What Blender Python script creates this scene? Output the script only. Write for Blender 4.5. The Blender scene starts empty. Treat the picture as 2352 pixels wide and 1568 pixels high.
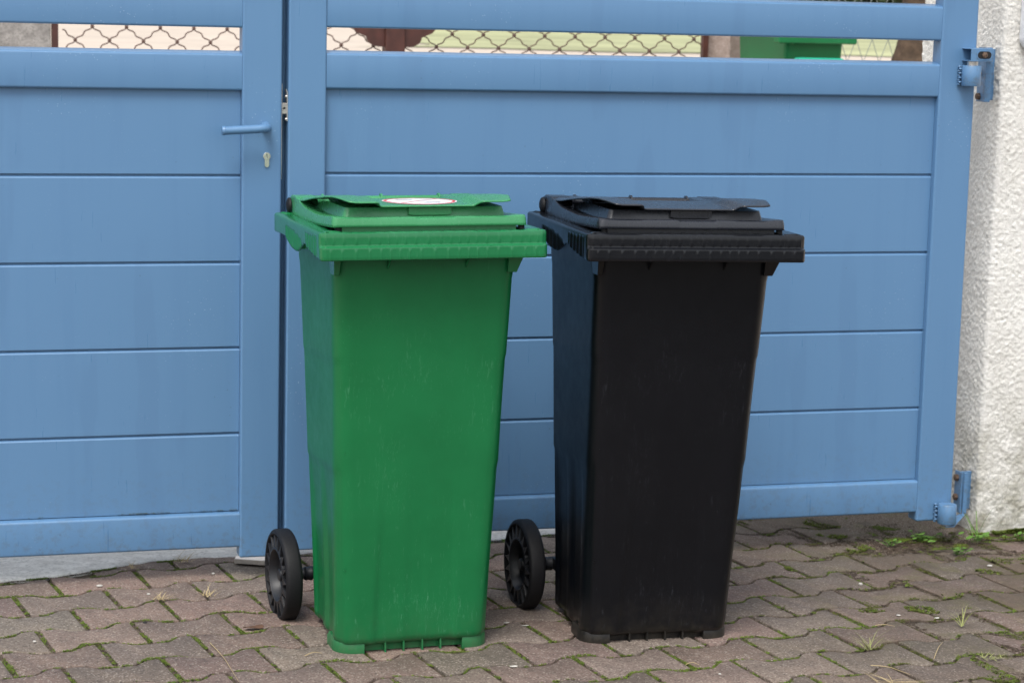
import bpy, bmesh, math, random
from mathutils import Vector, Matrix, noise
random.seed(7)
R = math.radians
S = bpy.context.scene
COL = S.collection

# ------------------------------------------------------------------ camera
YAW, PITCH, ROLL = R(16.588), R(8.653), R(1.427)
f_ = Vector((math.sin(YAW)*math.cos(PITCH), math.cos(YAW)*math.cos(PITCH), -math.sin(PITCH)))
r_ = Vector((math.cos(YAW), -math.sin(YAW), 0)); u_ = r_.cross(f_)
r2 = math.cos(ROLL)*r_ + math.sin(ROLL)*u_; u2 = -math.sin(ROLL)*r_ + math.cos(ROLL)*u_
cam = bpy.data.cameras.new('camera'); co = bpy.data.objects.new('camera', cam); COL.objects.link(co)
co.matrix_world = Matrix(((r2.x, u2.x, -f_.x, 0), (r2.y, u2.y, -f_.y, -5.15), (r2.z, u2.z, -f_.z, 1.39), (0, 0, 0, 1)))
cam.sensor_width = 36; cam.lens = 5000/2352*36; cam.clip_end = 500; cam.clip_start = .05
cam.dof.use_dof = True; cam.dof.focus_distance = 4.55; cam.dof.aperture_fstop = 9
S.camera = co

# ------------------------------------------------------------------ light
SUN_EL, SUN_AZ = R(58), R(211)          # azimuth measured from +Y clockwise
w = bpy.data.worlds.new('World'); S.world = w; w.use_nodes = True
nt = w.node_tree; bg = nt.nodes['Background']
sky = nt.nodes.new('ShaderNodeTexSky'); sky.sky_type = 'NISHITA'; sky.sun_disc = False
sky.sun_elevation = SUN_EL; sky.sun_rotation = SUN_AZ; sky.dust_density = 3; sky.air_density = 1.
hs = nt.nodes.new('ShaderNodeHueSaturation'); hs.inputs['Saturation'].default_value = .30
nt.links.new(sky.outputs[0], hs.inputs['Color']); nt.links.new(hs.outputs[0], bg.inputs['Color'])
bg.inputs['Strength'].default_value = .15
sun = bpy.data.lights.new('sun', 'SUN'); sun.energy = 1.25; sun.angle = R(22); sun.color = (1, .965, .92)
so = bpy.data.objects.new('sun', sun); COL.objects.link(so)
d = Vector((math.sin(SUN_AZ)*math.cos(SUN_EL), math.cos(SUN_AZ)*math.cos(SUN_EL), math.sin(SUN_EL)))
so.rotation_euler = d.to_track_quat('Z', 'Y').to_euler(); so.location = d*10
S.view_settings.view_transform = 'Standard'; S.view_settings.look = 'None'
S.view_settings.exposure = 0.72; S.view_settings.gamma = 1

# ------------------------------------------------------------------ material helpers
class NT:
    def __init__(s, name):
        s.m = bpy.data.materials.new(name); s.m.use_nodes = True; s.t = s.m.node_tree
        s.b = s.t.nodes['Principled BSDF']; s.n = s.t.nodes
        s.co = s.n.new('ShaderNodeTexCoord')
    def link(s, a, b): s.t.links.new(a, b)
    def mapping(s, scale=(1, 1, 1), src='Object'):
        m = s.n.new('ShaderNodeMapping'); m.inputs['Scale'].default_value = scale
        s.link(s.co.outputs[src], m.inputs[0]); return m.outputs[0]
    def noise(s, scale, detail=3, rough=.5, vec=None, out='Fac', dist=0):
        n = s.n.new('ShaderNodeTexNoise'); n.inputs['Scale'].default_value = scale
        n.inputs['Detail'].default_value = detail; n.inputs['Roughness'].default_value = rough
        n.inputs['Distortion'].default_value = dist
        s.link(vec or s.co.outputs['Object'], n.inputs['Vector']); return n.outputs[out]
    def voro(s, scale, feat='F1', vec=None, out='Distance'):
        n = s.n.new('ShaderNodeTexVoronoi'); n.feature = feat; n.inputs['Scale'].default_value = scale
        s.link(vec or s.co.outputs['Object'], n.inputs['Vector']); return n.outputs[out]
    def ramp(s, fac, stops):
        r = s.n.new('ShaderNodeValToRGB'); e = r.color_ramp.elements
        while len(e) < len(stops): e.new(.5)
        for i, (p, c) in enumerate(stops):
            e[i].position = p
            e[i].color = (c, c, c, 1) if not hasattr(c, '__len__') else (*c, 1)
        s.link(fac, r.inputs[0]); return r.outputs[0]
    def mix(s, fac, a, b, mode='MIX'):
        m = s.n.new('ShaderNodeMix'); m.data_type = 'RGBA'; m.blend_type = mode
        for i, v in ((0, fac), (6, a), (7, b)):
            if hasattr(v, 'default_value') or hasattr(v, 'is_linked'): s.link(v, m.inputs[i])
            elif i == 0: m.inputs[0].default_value = v
            else: m.inputs[i].default_value = (*v, 1) if hasattr(v, '__len__') else (v, v, v, 1)
        return m.outputs[2]
    def math(s, op, a, b=0.):
        m = s.n.new('ShaderNodeMath'); m.operation = op
        for i, v in ((0, a), (1, b)):
            if hasattr(v, 'is_linked'): s.link(v, m.inputs[i])
            else: m.inputs[i].default_value = v
        return m.outputs[0]
    def bump(s, h, dist=.001, strength=1., prev=None):
        b = s.n.new('ShaderNodeBump'); b.inputs['Distance'].default_value = dist; b.inputs['Strength'].default_value = strength
        s.link(h, b.inputs['Height'])
        if prev: s.link(prev, b.inputs['Normal'])
        s.link(b.outputs[0], s.b.inputs['Normal']); return b.outputs[0]
    def set(s, col=None, rough=None, metal=None, spec=None):
        for k, v in (('Base Color', col), ('Roughness', rough), ('Metallic', metal), ('Specular IOR Level', spec)):
            if v is None: continue
            if hasattr(v, 'is_linked'): s.link(v, s.b.inputs[k])
            else: s.b.inputs[k].default_value = (*v, 1) if hasattr(v, '__len__') else v
        return s

def plain(name, col, rough=.5, metal=0., spec=.5, nscale=60, namp=.12, bump=0.):
    m = NT(name); n = m.noise(nscale, 4)
    c = m.mix(m.ramp(n, [(.3, 0.), (.7, 1.)]), tuple(x*(1-namp) for x in col), tuple(min(1, x*(1+namp)) for x in col))
    m.set(c, rough, metal, spec)
    if bump: m.bump(n, bump)
    return m.m

def mat_blue():
    m = NT('blue_powder_coat')
    base, dk, lt = (.104, .220, .385), (.100, .213, .377), (.110, .230, .398)
    v = m.mapping((16, 16, .9)); st = m.noise(1.6, 5, .6, v)          # rain streaks
    big = m.noise(1.3, 2, .5)
    c = m.mix(m.ramp(st, [(.38, 0.), (.50, 1.)]), dk, base)
    c = m.mix(m.ramp(big, [(.42, 0.), (.75, .55)]), c, lt)
    wet = m.ramp(m.noise(1.1, 3, .5, m.mapping((7.5, 7.5, 1.3))), [(.61, 0.), (.645, 1.)])
    c = m.mix(m.math('MULTIPLY', wet, .30), c, (.088, .184, .334))
    # glints of water drops painted as pale specks, then dirt specks
    sp = m.voro(95); keep = m.ramp(m.noise(3.2, 3), [(.52, 0.), (.66, 1.)])
    spk = m.math('MULTIPLY', m.ramp(sp, [(.0, 1.), (.09, .7), (.14, 0.)]), keep)
    c = m.mix(m.math('MULTIPLY', spk, .55), c, (.45, .58, .72))
    dirt = m.math('MULTIPLY', m.ramp(m.voro(38), [(0., 1.), (.05, .6), (.08, 0.)]), m.ramp(m.noise(5, 3), [(.5, 0.), (.64, 1.)]))
    c = m.mix(m.math('MULTIPLY', dirt, .6), c, (.05, .07, .06))
    sz = m.n.new('ShaderNodeSeparateXYZ'); m.link(m.co.outputs['Object'], sz.inputs[0])
    band = m.ramp(sz.outputs[2], [(.05, 1.), (.13, .45), (.32, 0.)])
    spl = m.math('MULTIPLY', band, m.ramp(m.noise(48, 6, .75), [(.50, 0.), (.62, 1.)]))
    c = m.mix(m.math('MULTIPLY', spl, .45), c, (.10, .11, .10))
    g = m.noise(900, 2)
    m.set(c, m.ramp(m.noise(7, 4, .6, v), [(.3, .27), (.7, .40)]), 0., .5)
    b = m.bump(g, .00025, .25); m.bump(spk, .0006, .5, b)
    return m.m
def mat_plastic(name, c0, c1, scuff, rough=.38, spec=.5):
    m = NT(name)
    n = m.noise(6, 4, .6)
    c = m.mix(m.ramp(n, [(.3, 0.), (.7, 1.)]), c0, c1)
    v = m.mapping((40, 40, 5)); sc = m.noise(4.5, 6, .75, v, dist=.6)
    reg = m.ramp(m.noise(5.5, 2), [(.50, 0.), (.66, 1.)])
    k = m.math('MULTIPLY', m.ramp(sc, [(.56, 0.), (.68, 1.)]), reg)
    c = m.mix(m.math('MULTIPLY', k, .30), c, scuff)
    v2 = m.mapping((160, 160, 30)); s2 = m.noise(2.2, 3, .6, v2, dist=1.2)
    k2 = m.math('MULTIPLY', m.ramp(s2, [(.62, 0.), (.68, 1.)]), m.ramp(m.noise(9, 2), [(.54, 0.), (.62, 1.)]))
    c = m.mix(m.math('MULTIPLY', k2, .14), c, scuff)
    sx = m.n.new('ShaderNodeSeparateXYZ'); m.link(m.co.outputs['Object'], sx.inputs[0])
    low = m.ramp(sx.outputs[2], [(.10, 1.), (.50, 0.)])
    v3 = m.mapping((75, 75, 3.2)); s3 = m.noise(1.7, 4, .7, v3, dist=.5)
    k3 = m.math('MULTIPLY', m.math('MULTIPLY', m.ramp(s3, [(.625, 0.), (.70, 1.)]), low), m.ramp(m.noise(70, 5, .8), [(.42, 0.), (.6, 1.)]))
    c = m.mix(m.math('MULTIPLY', k3, .42), c, scuff)
    dust = m.math('MULTIPLY', m.ramp(sx.outputs[2], [(.0, 1.), (.05, .25), (.12, 0.)]), m.ramp(m.noise(25, 5, .7), [(.35, 0.), (.6, 1.)]))
    c = m.mix(m.math('MULTIPLY', dust, .35), c, (.10, .085, .06))
    dots = m.math('MULTIPLY', m.ramp(m.voro(55), [(0., 1.), (.05, .6), (.07, 0.)]), m.ramp(m.noise(6, 3), [(.5, 0.), (.62, 1.)]))
    c = m.mix(m.math('MULTIPLY', dots, .18), c, scuff)
    m.set(c, m.ramp(m.noise(30, 5, .65), [(.3, rough-.03), (.7, rough+.05)]), 0., spec)
    b = m.bump(m.noise(420, 3), .00018, .35); m.bump(m.noise(7, 1), .0012, .25, b)
    return m.m
def mat_paver():
    m = NT('paver_concrete')
    at = m.n.new('ShaderNodeVertexColor'); at.layer_name = 'tone'
    big = m.noise(7, 3, .6)
    c = m.mix(m.ramp(big, [(.3, 0.), (.7, 1.)]), (.80, .80, .80), (1.12, 1.10, 1.08))
    c = m.mix(1., at.outputs['Color'], c, 'MULTIPLY')
    ag = m.voro(290, out='Color'); sep = m.n.new('ShaderNodeSeparateColor'); m.link(ag, sep.inputs[0])
    c = m.mix(m.ramp(sep.outputs[0], [(.0, .75), (.32, 0.)]), c, (.045, .036, .032))
    c = m.mix(m.ramp(sep.outputs[1], [(.78, 0.), (1., .60)]), c, (.46, .40, .34))
    fine = m.noise(160, 4, .7)
    c = m.mix(m.ramp(fine, [(.35, .42), (.6, 0.)]), c, (.10, .08, .068))
    # dirt and algae, mostly on the right hand side by the pillar
    sx = m.n.new('ShaderNodeSeparateXYZ'); m.link(m.co.outputs['Object'], sx.inputs[0])
    side = m.ramp(m.math('MULTIPLY', sx.outputs[0], .25), [(.45, 0.), (.68, 1.)])
    dn = m.ramp(m.noise(4.2, 5, .65), [(.32, 0.), (.54, 1.)])
    k = m.math('MULTIPLY', dn, side)
    c = m.mix(m.math('MULTIPLY', k, .80), c, (.078, .060, .040))
    al = m.math('MULTIPLY', m.ramp(m.noise(9, 5, .7), [(.52, 0.), (.68, 1.)]), side)
    c = m.mix(m.math('MULTIPLY', al, .45), c, (.13, .125, .045))
    m.set(c, .82, 0., .35)
    h = m.mix(.5, sep.outputs[2], fine)
    b = m.bump(h, .0018, .8); m.bump(m.noise(30, 4), .004, .5, b)
    return m.m
def mat_soil():
    m = NT('joint_soil')
    n = m.noise(60, 5, .7)
    c = m.mix(m.ramp(n, [(.3, 0.), (.7, 1.)]), (.060, .046, .034), (.21, .17, .13))
    k = m.ramp(m.noise(11, 4, .6), [(.56, 0.), (.66, 1.)])
    c = m.mix(k, c, m.mix(m.noise(200, 3), (.05, .075, .012), (.13, .17, .03)))
    sx = m.n.new('ShaderNodeSeparateXYZ'); m.link(m.co.outputs['Object'], sx.inputs[0])
    p = m.math('MULTIPLY', m.ramp(m.math('MULTIPLY', sx.outputs[0], .3), [(.69, 0.), (.76, 1.)]), m.ramp(m.math('ADD', sx.outputs[1], .5), [(.42, 0.), (.52, 1.)]))
    grit = m.mix(m.ramp(m.voro(210), [(.1, 0.), (.6, 1.)]), (.34, .29, .24), (.15, .12, .095))
    c = m.mix(m.math('MULTIPLY', p, .8), c, grit)
    m.set(c, .95, 0., .2); m.bump(m.noise(260, 4), .004, 1.); return m.m
def mat_render():
    m = NT('roughcast_render')
    c = m.mix(m.ramp(m.noise(5, 4), [(.3, 0.), (.7, 1.)]), (.74, .72, .67), (.82, .81, .77))
    sx = m.n.new('ShaderNodeSeparateXYZ'); m.link(m.co.outputs['Object'], sx.inputs[0])
    low = m.ramp(sx.outputs[2], [(.0, 1.), (.10, .75), (.5, 0.)])
    st = m.math('MULTIPLY', low, m.ramp(m.noise(14, 5, .7), [(.35, 0.), (.62, 1.)]))
    c = m.mix(m.math('MULTIPLY', st, .8), c, (.16, .145, .075))
    pit = m.ramp(m.noise(120, 4, .7), [(.34, .35), (.46, 0.)])
    c = m.mix(pit, c, (.34, .33, .27))
    m.set(c, .9, 0., .2); m.bump(m.noise(190, 5, .7, dist=.4), .0036, 1.); return m.m
def mat_concrete(name='pale_concrete', a=(.55, .53, .49), b=(.80, .78, .73)):
    m = NT(name)
    c = m.mix(m.ramp(m.noise(26, 6, .7, m.mapping((.8, 1.2, 1))), [(.3, 0.), (.65, 1.)]), a, b)
    c = m.mix(m.ramp(m.noise(120, 4), [(.3, .5), (.5, 0.)]), c, tuple(x*.6 for x in a))
    m.set(c, .9, 0., .2); m.bump(m.noise(90, 5), .003, .8); return m.m

M = {}
M['blue'] = mat_blue()
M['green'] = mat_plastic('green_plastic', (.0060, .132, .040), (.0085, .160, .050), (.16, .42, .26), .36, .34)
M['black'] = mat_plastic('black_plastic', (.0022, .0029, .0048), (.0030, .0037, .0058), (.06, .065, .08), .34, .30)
M['green_gloss'] = mat_plastic('green_plastic_gloss', (.0085, .140, .046), (.0115, .168, .058), (.16, .42, .26), .20)
M['black_gloss'] = mat_plastic('black_plastic_gloss', (.0034, .0042, .0062), (.0046, .0054, .0078), (.08, .085, .10), .22, .42)
M['green_lid'] = mat_plastic('green_plastic_lid', (.040, .235, .092), (.048, .265, .106), (.25, .5, .35), .27)  # lighter lid plastic, base colour raised further to paint in sky sheen
M['black_lid'] = mat_plastic('black_plastic_lid', (.015, .0175, .024), (.019, .0215, .029), (.10, .11, .13), .27, .6)  # greyer base colour, sky sheen on the lid partly painted in
M['tyre'] = plain('tyre_rubber', (.0065, .0065, .008), .6, spec=.3, nscale=500, namp=.5, bump=.0004)
M['hub'] = plain('hub_plastic', (.009, .010, .013), .45, nscale=30)
M['paver'] = mat_paver(); M['soil'] = mat_soil(); M['render'] = mat_render(); M['concrete'] = mat_concrete()
M['steel'] = plain('stainless_steel', (.62, .60, .57), .28, .9, nscale=90)
M['nickel'] = plain('nickel', (.70, .67, .60), .25, .9, nscale=90)
M['dark'] = plain('dark_hole', (.006, .006, .007), .6)
M['rust'] = plain('rusty_bolt', (.13, .085, .06), .7, .3, nscale=400, namp=.7, bump=.0006)
M['white'] = plain('sticker_white', (.80, .79, .78), .35); M['red'] = plain('sticker_red', (.62, .03, .03), .35)
M['grey'] = plain('sticker_grey', (.35, .36, .40), .35)
M['brown'] = plain('brown_paint', (.065, .022, .016), .5, nscale=20, namp=.3)
M['wire'] = plain('brown_wire', (.085, .040, .028), .5)
M['greywire'] = plain('grey_wire', (.30, .33, .30), .5)
M['gpillar'] = mat_concrete('grey_roughcast', (.17, .16, .15), (.36, .34, .32))
M['ppillar'] = mat_concrete('pinkish_roughcast', (.26, .20, .17), (.42, .34, .30))
M['lawn'] = plain('lawn_grass', (.36, .37, .20), .9, nscale=1.3, namp=.30, bump=.01)
M['gravel'] = plain('beige_gravel', (.54, .46, .38), .95, nscale=3, namp=.12, bump=.01)
M['bark'] = plain('tree_bark', (.085, .055, .035), .9, nscale=24, namp=.6, bump=.01)
M['leaf'] = plain('hedge_leaf', (.035, .055, .018), .7, nscale=9, namp=.5)
M['turq'] = plain('turquoise_plastic', (.01, .38, .24), .4)
M['box'] = plain('grey_white_plastic', (.70, .71, .74), .45)

def mat_blades(name, a, b):
    m = NT(name); c = m.mix(m.noise(45, 3), a, b); m.set(c, .75, 0., .25); return m.m
M['moss'] = mat_blades('moss_green', (.040, .080, .008), (.155, .205, .028))
M['mossdark'] = mat_blades('moss_dark', (.035, .050, .010), (.120, .120, .024))
M['crumb'] = mat_blades('soil_crumb', (.024, .017, .011), (.10, .070, .046))
M['straw'] = mat_blades('dry_straw', (.30, .22, .11), (.52, .42, .24))
M['weed'] = mat_blades('weed_green', (.06, .14, .02), (.16, .30, .06))
M['grassb'] = mat_blades('grass_blade', (.14, .19, .05), (.38, .36, .16))
M['chip'] = plain('white_chip', (.46, .44, .40), .7, nscale=200, namp=.3); M['deadleaf'] = plain('dead_leaf', (.10, .05, .03), .8)

# ------------------------------------------------------------------ mesh helpers
def link(name, verts, faces, mat, parent=None, smooth=35, mats=None, fmat=None):
    me = bpy.data.meshes.new(name); me.from_pydata([tuple(v) for v in verts], [], faces)
    bm = bmesh.new(); bm.from_mesh(me); bmesh.ops.recalc_face_normals(bm, faces=bm.faces); bm.to_mesh(me); bm.free()
    if mats:
        for m in mats: me.materials.append(m)
        if fmat: me.polygons.foreach_set('material_index', fmat)
    else: me.materials.append(mat)
    if smooth:
        me.polygons.foreach_set('use_smooth', [True]*len(me.polygons)); me.set_sharp_from_angle(angle=R(smooth))
    o = bpy.data.objects.new(name, me); COL.objects.link(o)
    if parent: o.parent = parent
    return o
def tag(o, label=None, cat=None, group=None, kind=None):
    if label: o['label'] = label
    if cat: o['category'] = cat
    if group: o['group'] = group
    if kind: o['kind'] = kind
    return o
def empty(name, loc, rz=0, **k):
    o = bpy.data.objects.new(name, None); COL.objects.link(o); o.location = loc; o.rotation_euler = (0, 0, rz)
    o.empty_display_size = .05
    return tag(o, **k)
def bevel(o, wdt, seg=2, ang=35):
    b = o.modifiers.new('bevel', 'BEVEL'); b.width = wdt; b.segments = seg; b.limit_method = 'ANGLE'; b.angle_limit = R(ang)
    b.harden_normals = True; return o
def solidify(o, t, off=-1):
    s = o.modifiers.new('solid', 'SOLIDIFY'); s.thickness = t; s.offset = off; return o
class MB:
    def __init__(s): s.v = []; s.f = []; s.mi = []
    def add(s, v, f, mi=0):
        n = len(s.v); s.v += [Vector(p) for p in v]; s.f += [[i+n for i in q] for q in f]; s.mi += [mi]*len(f); return s
    def box(s, x0, x1, y0, y1, z0, z1, mi=0, mat=None):
        v = [Vector(p) for p in ((x0,y0,z0),(x1,y0,z0),(x1,y1,z0),(x0,y1,z0),(x0,y0,z1),(x1,y0,z1),(x1,y1,z1),(x0,y1,z1))]
        if mat: v = [mat @ p for p in v]
        return s.add(v, [(0,3,2,1),(4,5,6,7),(0,1,5,4),(1,2,6,5),(2,3,7,6),(3,0,4,7)], mi)
    def tube(s, pts, r, n=12, mi=0, cap=True):
        pts = [Vector(p) for p in pts]; rings = []; rr = r if hasattr(r, '__len__') else [r]*len(pts)
        for i, p in enumerate(pts):
            t = (pts[min(i+1, len(pts)-1)]-pts[max(i-1, 0)]).normalized()
            if i == 0:
                a = t.orthogonal().normalized()
            else:
                a = (a - t*a.dot(t)); a = a.normalized() if a.length > 1e-6 else t.orthogonal().normalized()
            b = t.cross(a); rings.append([p+rr[i]*(math.cos(2*math.pi*k/n)*a+math.sin(2*math.pi*k/n)*b) for k in range(n)])
        v = [q for R_ in rings for q in R_]; f = []
        for i in range(len(pts)-1):
            for k in range(n): f.append((i*n+k, i*n+(k+1) % n, (i+1)*n+(k+1) % n, (i+1)*n+k))
        if cap: f.append(tuple(range(n))[::-1]); f.append(tuple((len(pts)-1)*n+k for k in range(n)))
        return s.add(v, f, mi)
    def lathe(s, prof, c, axis='x', n=48, mi=0, close=False):
        # prof: (along, radius)
        v = []; f = []
        for a, r in prof:
            for k in range(n):
                t = 2*math.pi*k/n; q = (a, r*math.cos(t), r*math.sin(t))
                if axis == 'y': q = (q[1], q[0], q[2])
                if axis == 'z': q = (q[1], q[2], q[0])
                v.append(Vector(q)+Vector(c))
        for i in range(len(prof)-1):
            for k in range(n): f.append((i*n+k, i*n+(k+1) % n, (i+1)*n+(k+1) % n, (i+1)*n+k))
        if close:
            for k in range(n): f.append(((len(prof)-1)*n+k, (len(prof)-1)*n+(k+1) % n, (k+1) % n, k))
        return s.add(v, f, mi)
    def poly(s, pts, d0, d1, axis='y', mi=0):
        # prism: pts 2D outline, extruded along axis
        def P(p, d):
            return {'y': (p[0], d, p[1]), 'x': (d, p[0], p[1]), 'z': (p[0], p[1], d)}[axis]
        n = len(pts); v = [P(p, d0) for p in pts]+[P(p, d1) for p in pts]
        f = [tuple(range(n)), tuple(range(2*n-1, n-1, -1))]+[(i, (i+1) % n, n+(i+1) % n, n+i) for i in range(n)]
        return s.add(v, f, mi)
    def build(s, name, mat, parent=None, smooth=35, mats=None):
        return link(name, s.v, s.f, mat, parent, smooth, mats, s.mi if mats else None)
def sm(a, b, x):
    t = max(0., min(1., (x-a)/(b-a))); return t*t*(3-2*t)
def table(t, x):
    if x <= t[0][0]: return t[0][1]
    for (a, va), (b, vb) in zip(t, t[1:]):
        if x <= b: return va+(vb-va)*(x-a)/(b-a)
    return t[-1][1]
def nz(x, y, z=0., s=1.): return noise.noise(Vector((x*s, y*s, z*s)))
def rrect(hw, y0, y1, r, nf=44, nc=8, ns=24, nb=16, rb=None):
    """rounded rectangle from front-left corner, counter-clockwise seen from below: list of (x,y,nx,ny)"""
    rb = rb or r; P = []
    for i in range(nf): P.append((-hw+r+(2*hw-2*r)*i/nf, y0, 0, -1))
    for i in range(nc):
        t = -math.pi/2+math.pi/2*i/nc; P.append((hw-r+r*math.cos(t), y0+r+r*math.sin(t), math.cos(t), math.sin(t)))
    for i in range(ns): P.append((hw, y0+r+(y1-y0-r-rb)*i/ns, 1, 0))
    for i in range(nc):
        t = math.pi/2*i/nc; P.append((hw-rb+rb*math.cos(t), y1-rb+rb*math.sin(t), math.cos(t), math.sin(t)))
    for i in range(nb): P.append((hw-rb-(2*hw-2*rb)*i/nb, y1, 0, 1))
    for i in range(nc):
        t = math.pi/2+math.pi/2*i/nc; P.append((-hw+rb+rb*math.cos(t), y1-rb+rb*math.sin(t), math.cos(t), math.sin(t)))
    for i in range(ns): P.append((-hw, y1-rb-(y1-y0-r-rb)*i/ns, -1, 0))
    for i in range(nc):
        t = math.pi+math.pi/2*i/nc; P.append((-hw+r+r*math.cos(t), y0+r+r*math.sin(t), math.cos(t), math.sin(t)))
    return P
def loft(rings, cap0=True, cap1=True):
    n = len(rings[0]); v = [q for r in rings for q in r]; f = []
    for i in range(len(rings)-1):
        for k in range(n): f.append((i*n+k, i*n+(k+1) % n, (i+1)*n+(k+1) % n, (i+1)*n+k))
    if cap0: f.append(tuple(range(n))[::-1])
    if cap1: f.append(tuple((len(rings)-1)*n+k for k in range(n)))
    return v, f

# ------------------------------------------------------------------ ground
def sheet(name, pts, z, mat, kind='structure'):
    o = link(name, [(x, y, z) for x, y in pts], [tuple(range(len(pts)))], mat, smooth=0); return tag(o, kind=kind)
sheet('ground', [(-150, -60), (150, -60), (150, 250), (-150, 250)], -.045, M['gravel'])
sheet('added_ground', [(-60, -50), (60, -50), (60, -3.3), (-60, -3.3)], -.035, plain('added_ground_dark', (.07, .068, .065), .9, nscale=40, namp=.3, bump=.003))  # unseen dark ground, added to dim the reflections on the bin fronts
def terrace():
    prof = [(3.6, -.03), (5.2, 1.10), (5.8, 1.15), (160, 1.15)]
    v = []; f = []
    for y, z in prof: v += [(-80, y, z), (120, y, z)]
    for i in range(len(prof)-1): f.append((2*i, 2*i+1, 2*i+3, 2*i+2))
    tag(link('terrain', v, f, M['gravel'], smooth=0), kind='structure')
terrace()
def lawn():
    # a lawn on the raised ground with a ragged outline
    pts = []
    for i in range(60):
        t = i/59; pts.append((2.75+t*13+.5*nz(t*9, 3), 7.5+.5*nz(t*11, 1)))
    for i in range(60):
        t = i/59; pts.append((21-t*14.5+.4*nz(t*9, 5), 21.5+1.4*nz(t*16, 9)))
    for i in range(30):
        t = i/29; pts.append((5.6-t*2.4+.35*nz(t*9, 7), 20-t*12+.3*nz(t*8, 2)))
    o = sheet('lawn', pts, 1.156, M['lawn'])
lawn()

TH = R(8.0); U = Vector((math.cos(TH), math.sin(TH))); V_ = Vector((-math.sin(TH), math.cos(TH)))
O = Vector((.521, -.051)); A = .2120; BU, BV = -.1105, -.1462
def edge_y(x): return table([(-2, -.18), (.286, .075), (.41, .094), (.55, .15), (.65, .195), (.8, .21), (.95, .20), (1.2, .22), (1.6, .255), (1.80, .30), (2.0, .42), (6, .42)], x)
def wave(u):      # lower outline of a stone, high plateau around mid stone
    t = (u/A) % 1.; k = sm(.17, .36, t)-sm(.64, .83, t); return .0155*(2*k-1)
def warp(p, x):   # heave of the paving, stronger towards the pillar
    k = .3+1.5*sm(1.9, 2.8, x)
    return Vector((p.x+.006*k*nz(p.x, p.y, 3, 3), p.y+.008*k*nz(p.x, p.y, 8, 3)))
def heave(x, y):
    k = .2+1.0*sm(2.0, 2.8, x)
    return .006*k*nz(x, y, 0, 3.2)
def pavers():
    verts = []; faces = []; cols = []
    NS = 14; g = .0055
    rows = range(-6, 30)
    for j in rows:
        for i in range(-16, 30):
            cu = BU*j+A*i; cv = BV*j
            ctr = O+U*(cu+A/2)+V_*(cv-.073)
            if not (-1.3 < ctr.x < 4.2 and -3.2 < ctr.y < .75): continue
            if ctr.y > edge_y(ctr.x)+.06: continue
            if ctr.x > 2.86 and ctr.y > .03: continue
            # outline in (u, v): bottom edge then top edge; lower boundary of a row j: wave shifted by next row
            out = []
            for k in range(NS+1):
                u = g+(A-2*g)*k/NS; out.append((cu+u, cv+BV+g*.95+wave(u)))
            for k in range(NS+1):
                u = A-g-(A-2*g)*k/NS; uu = cu+u-(BU*(j-1)); out.append((cu+u, cv-g*.95+wave(uu)))
            n = len(out); rnd = random.Random(i*131+j*17)
            sx = sm(1.9, 2.8, ctr.x)
            dz = rnd.uniform(-.0010, .0010)*(1+2*sx)-.0015*sx; tx = rnd.uniform(-.004, .004)*(1+2.5*sx); ty = rnd.uniform(-.004, .004)*(1+2.5*sx)
            red = (i % 2 == 0)
            if rnd.random() < .12: red = not red
            base = (.208, .148, .126) if red else (.188, .152, .126)
            b = rnd.uniform(.82, 1.16)*(1-.10*sx); base = [c*b*rnd.uniform(.97, 1.03) for c in base]
            rings = []
            for ins, z in ((0, -.04), (.0, -.0030), (.0010, -.0010), (.0030, 0.)):
                ring = []
                for a, (pu, pv) in enumerate(out):
                    mu, mv = pu-(cu+A/2), pv-(cv+BV/2)
                    k = 1-ins/max(.02, math.hypot(mu, mv)); ju = .0022*nz(pu*80, pv*80, i+j*3); jv = .0024*nz(pu*80+9, pv*80, i)
                    p = warp(O+U*(cu+A/2+mu*k+ju)+V_*(cv+BV/2+mv*k+jv), ctr.x)
                    zz = z+dz+tx*mu+ty*mv+heave(p.x, p.y)
                    ring.append((p.x, p.y, zz))
                rings.append(ring)
            v, f = loft(rings, False, True); n0 = len(verts)
            verts += v; faces += [tuple(q+n0 for q in ff) for ff in f]; cols += [base]*len(v)
    me = bpy.data.meshes.new('pavement'); me.from_pydata(verts, [], faces)
    me.materials.append(M['paver'])
    ca = me.color_attributes.new('tone', 'FLOAT_COLOR', 'POINT')
    ca.data.foreach_set('color', [c for b in cols for c in (*b, 1)])
    me.polygons.foreach_set('use_smooth', [True]*len(me.polygons)); me.set_sharp_from_angle(angle=R(40))
    o = bpy.data.objects.new('pavement', me); COL.objects.link(o); tag(o, kind='structure')
pavers()
def joint_dist(x, y):
    """rough distance of a point to the nearest joint of the paving and whether it is an end joint"""
    q = Vector((x, y))-O; u = q.dot(U); v = q.dot(V_)
    best = 9; end = False
    j = int(math.floor(v/BV+.5))
    for jj in (j-1, j, j+1):
        yb = BV*(jj+1)+wave(u-BU*jj)
        if abs(v-yb) < best: best = abs(v-yb); end = False
    # row containing the point
    jr = int(math.floor(v/BV)); 
    for jj in (jr-1, jr, jr+1):
        lo = BV*(jj+1)+wave(u-BU*jj); hi = BV*jj+wave(u-BU*(jj-1))
        if lo <= v <= hi:
            t = ((u-BU*jj)/A) % 1.; du = min(t, 1-t)*A
            if du < best: best = du; end = True
    return best, end
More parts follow.
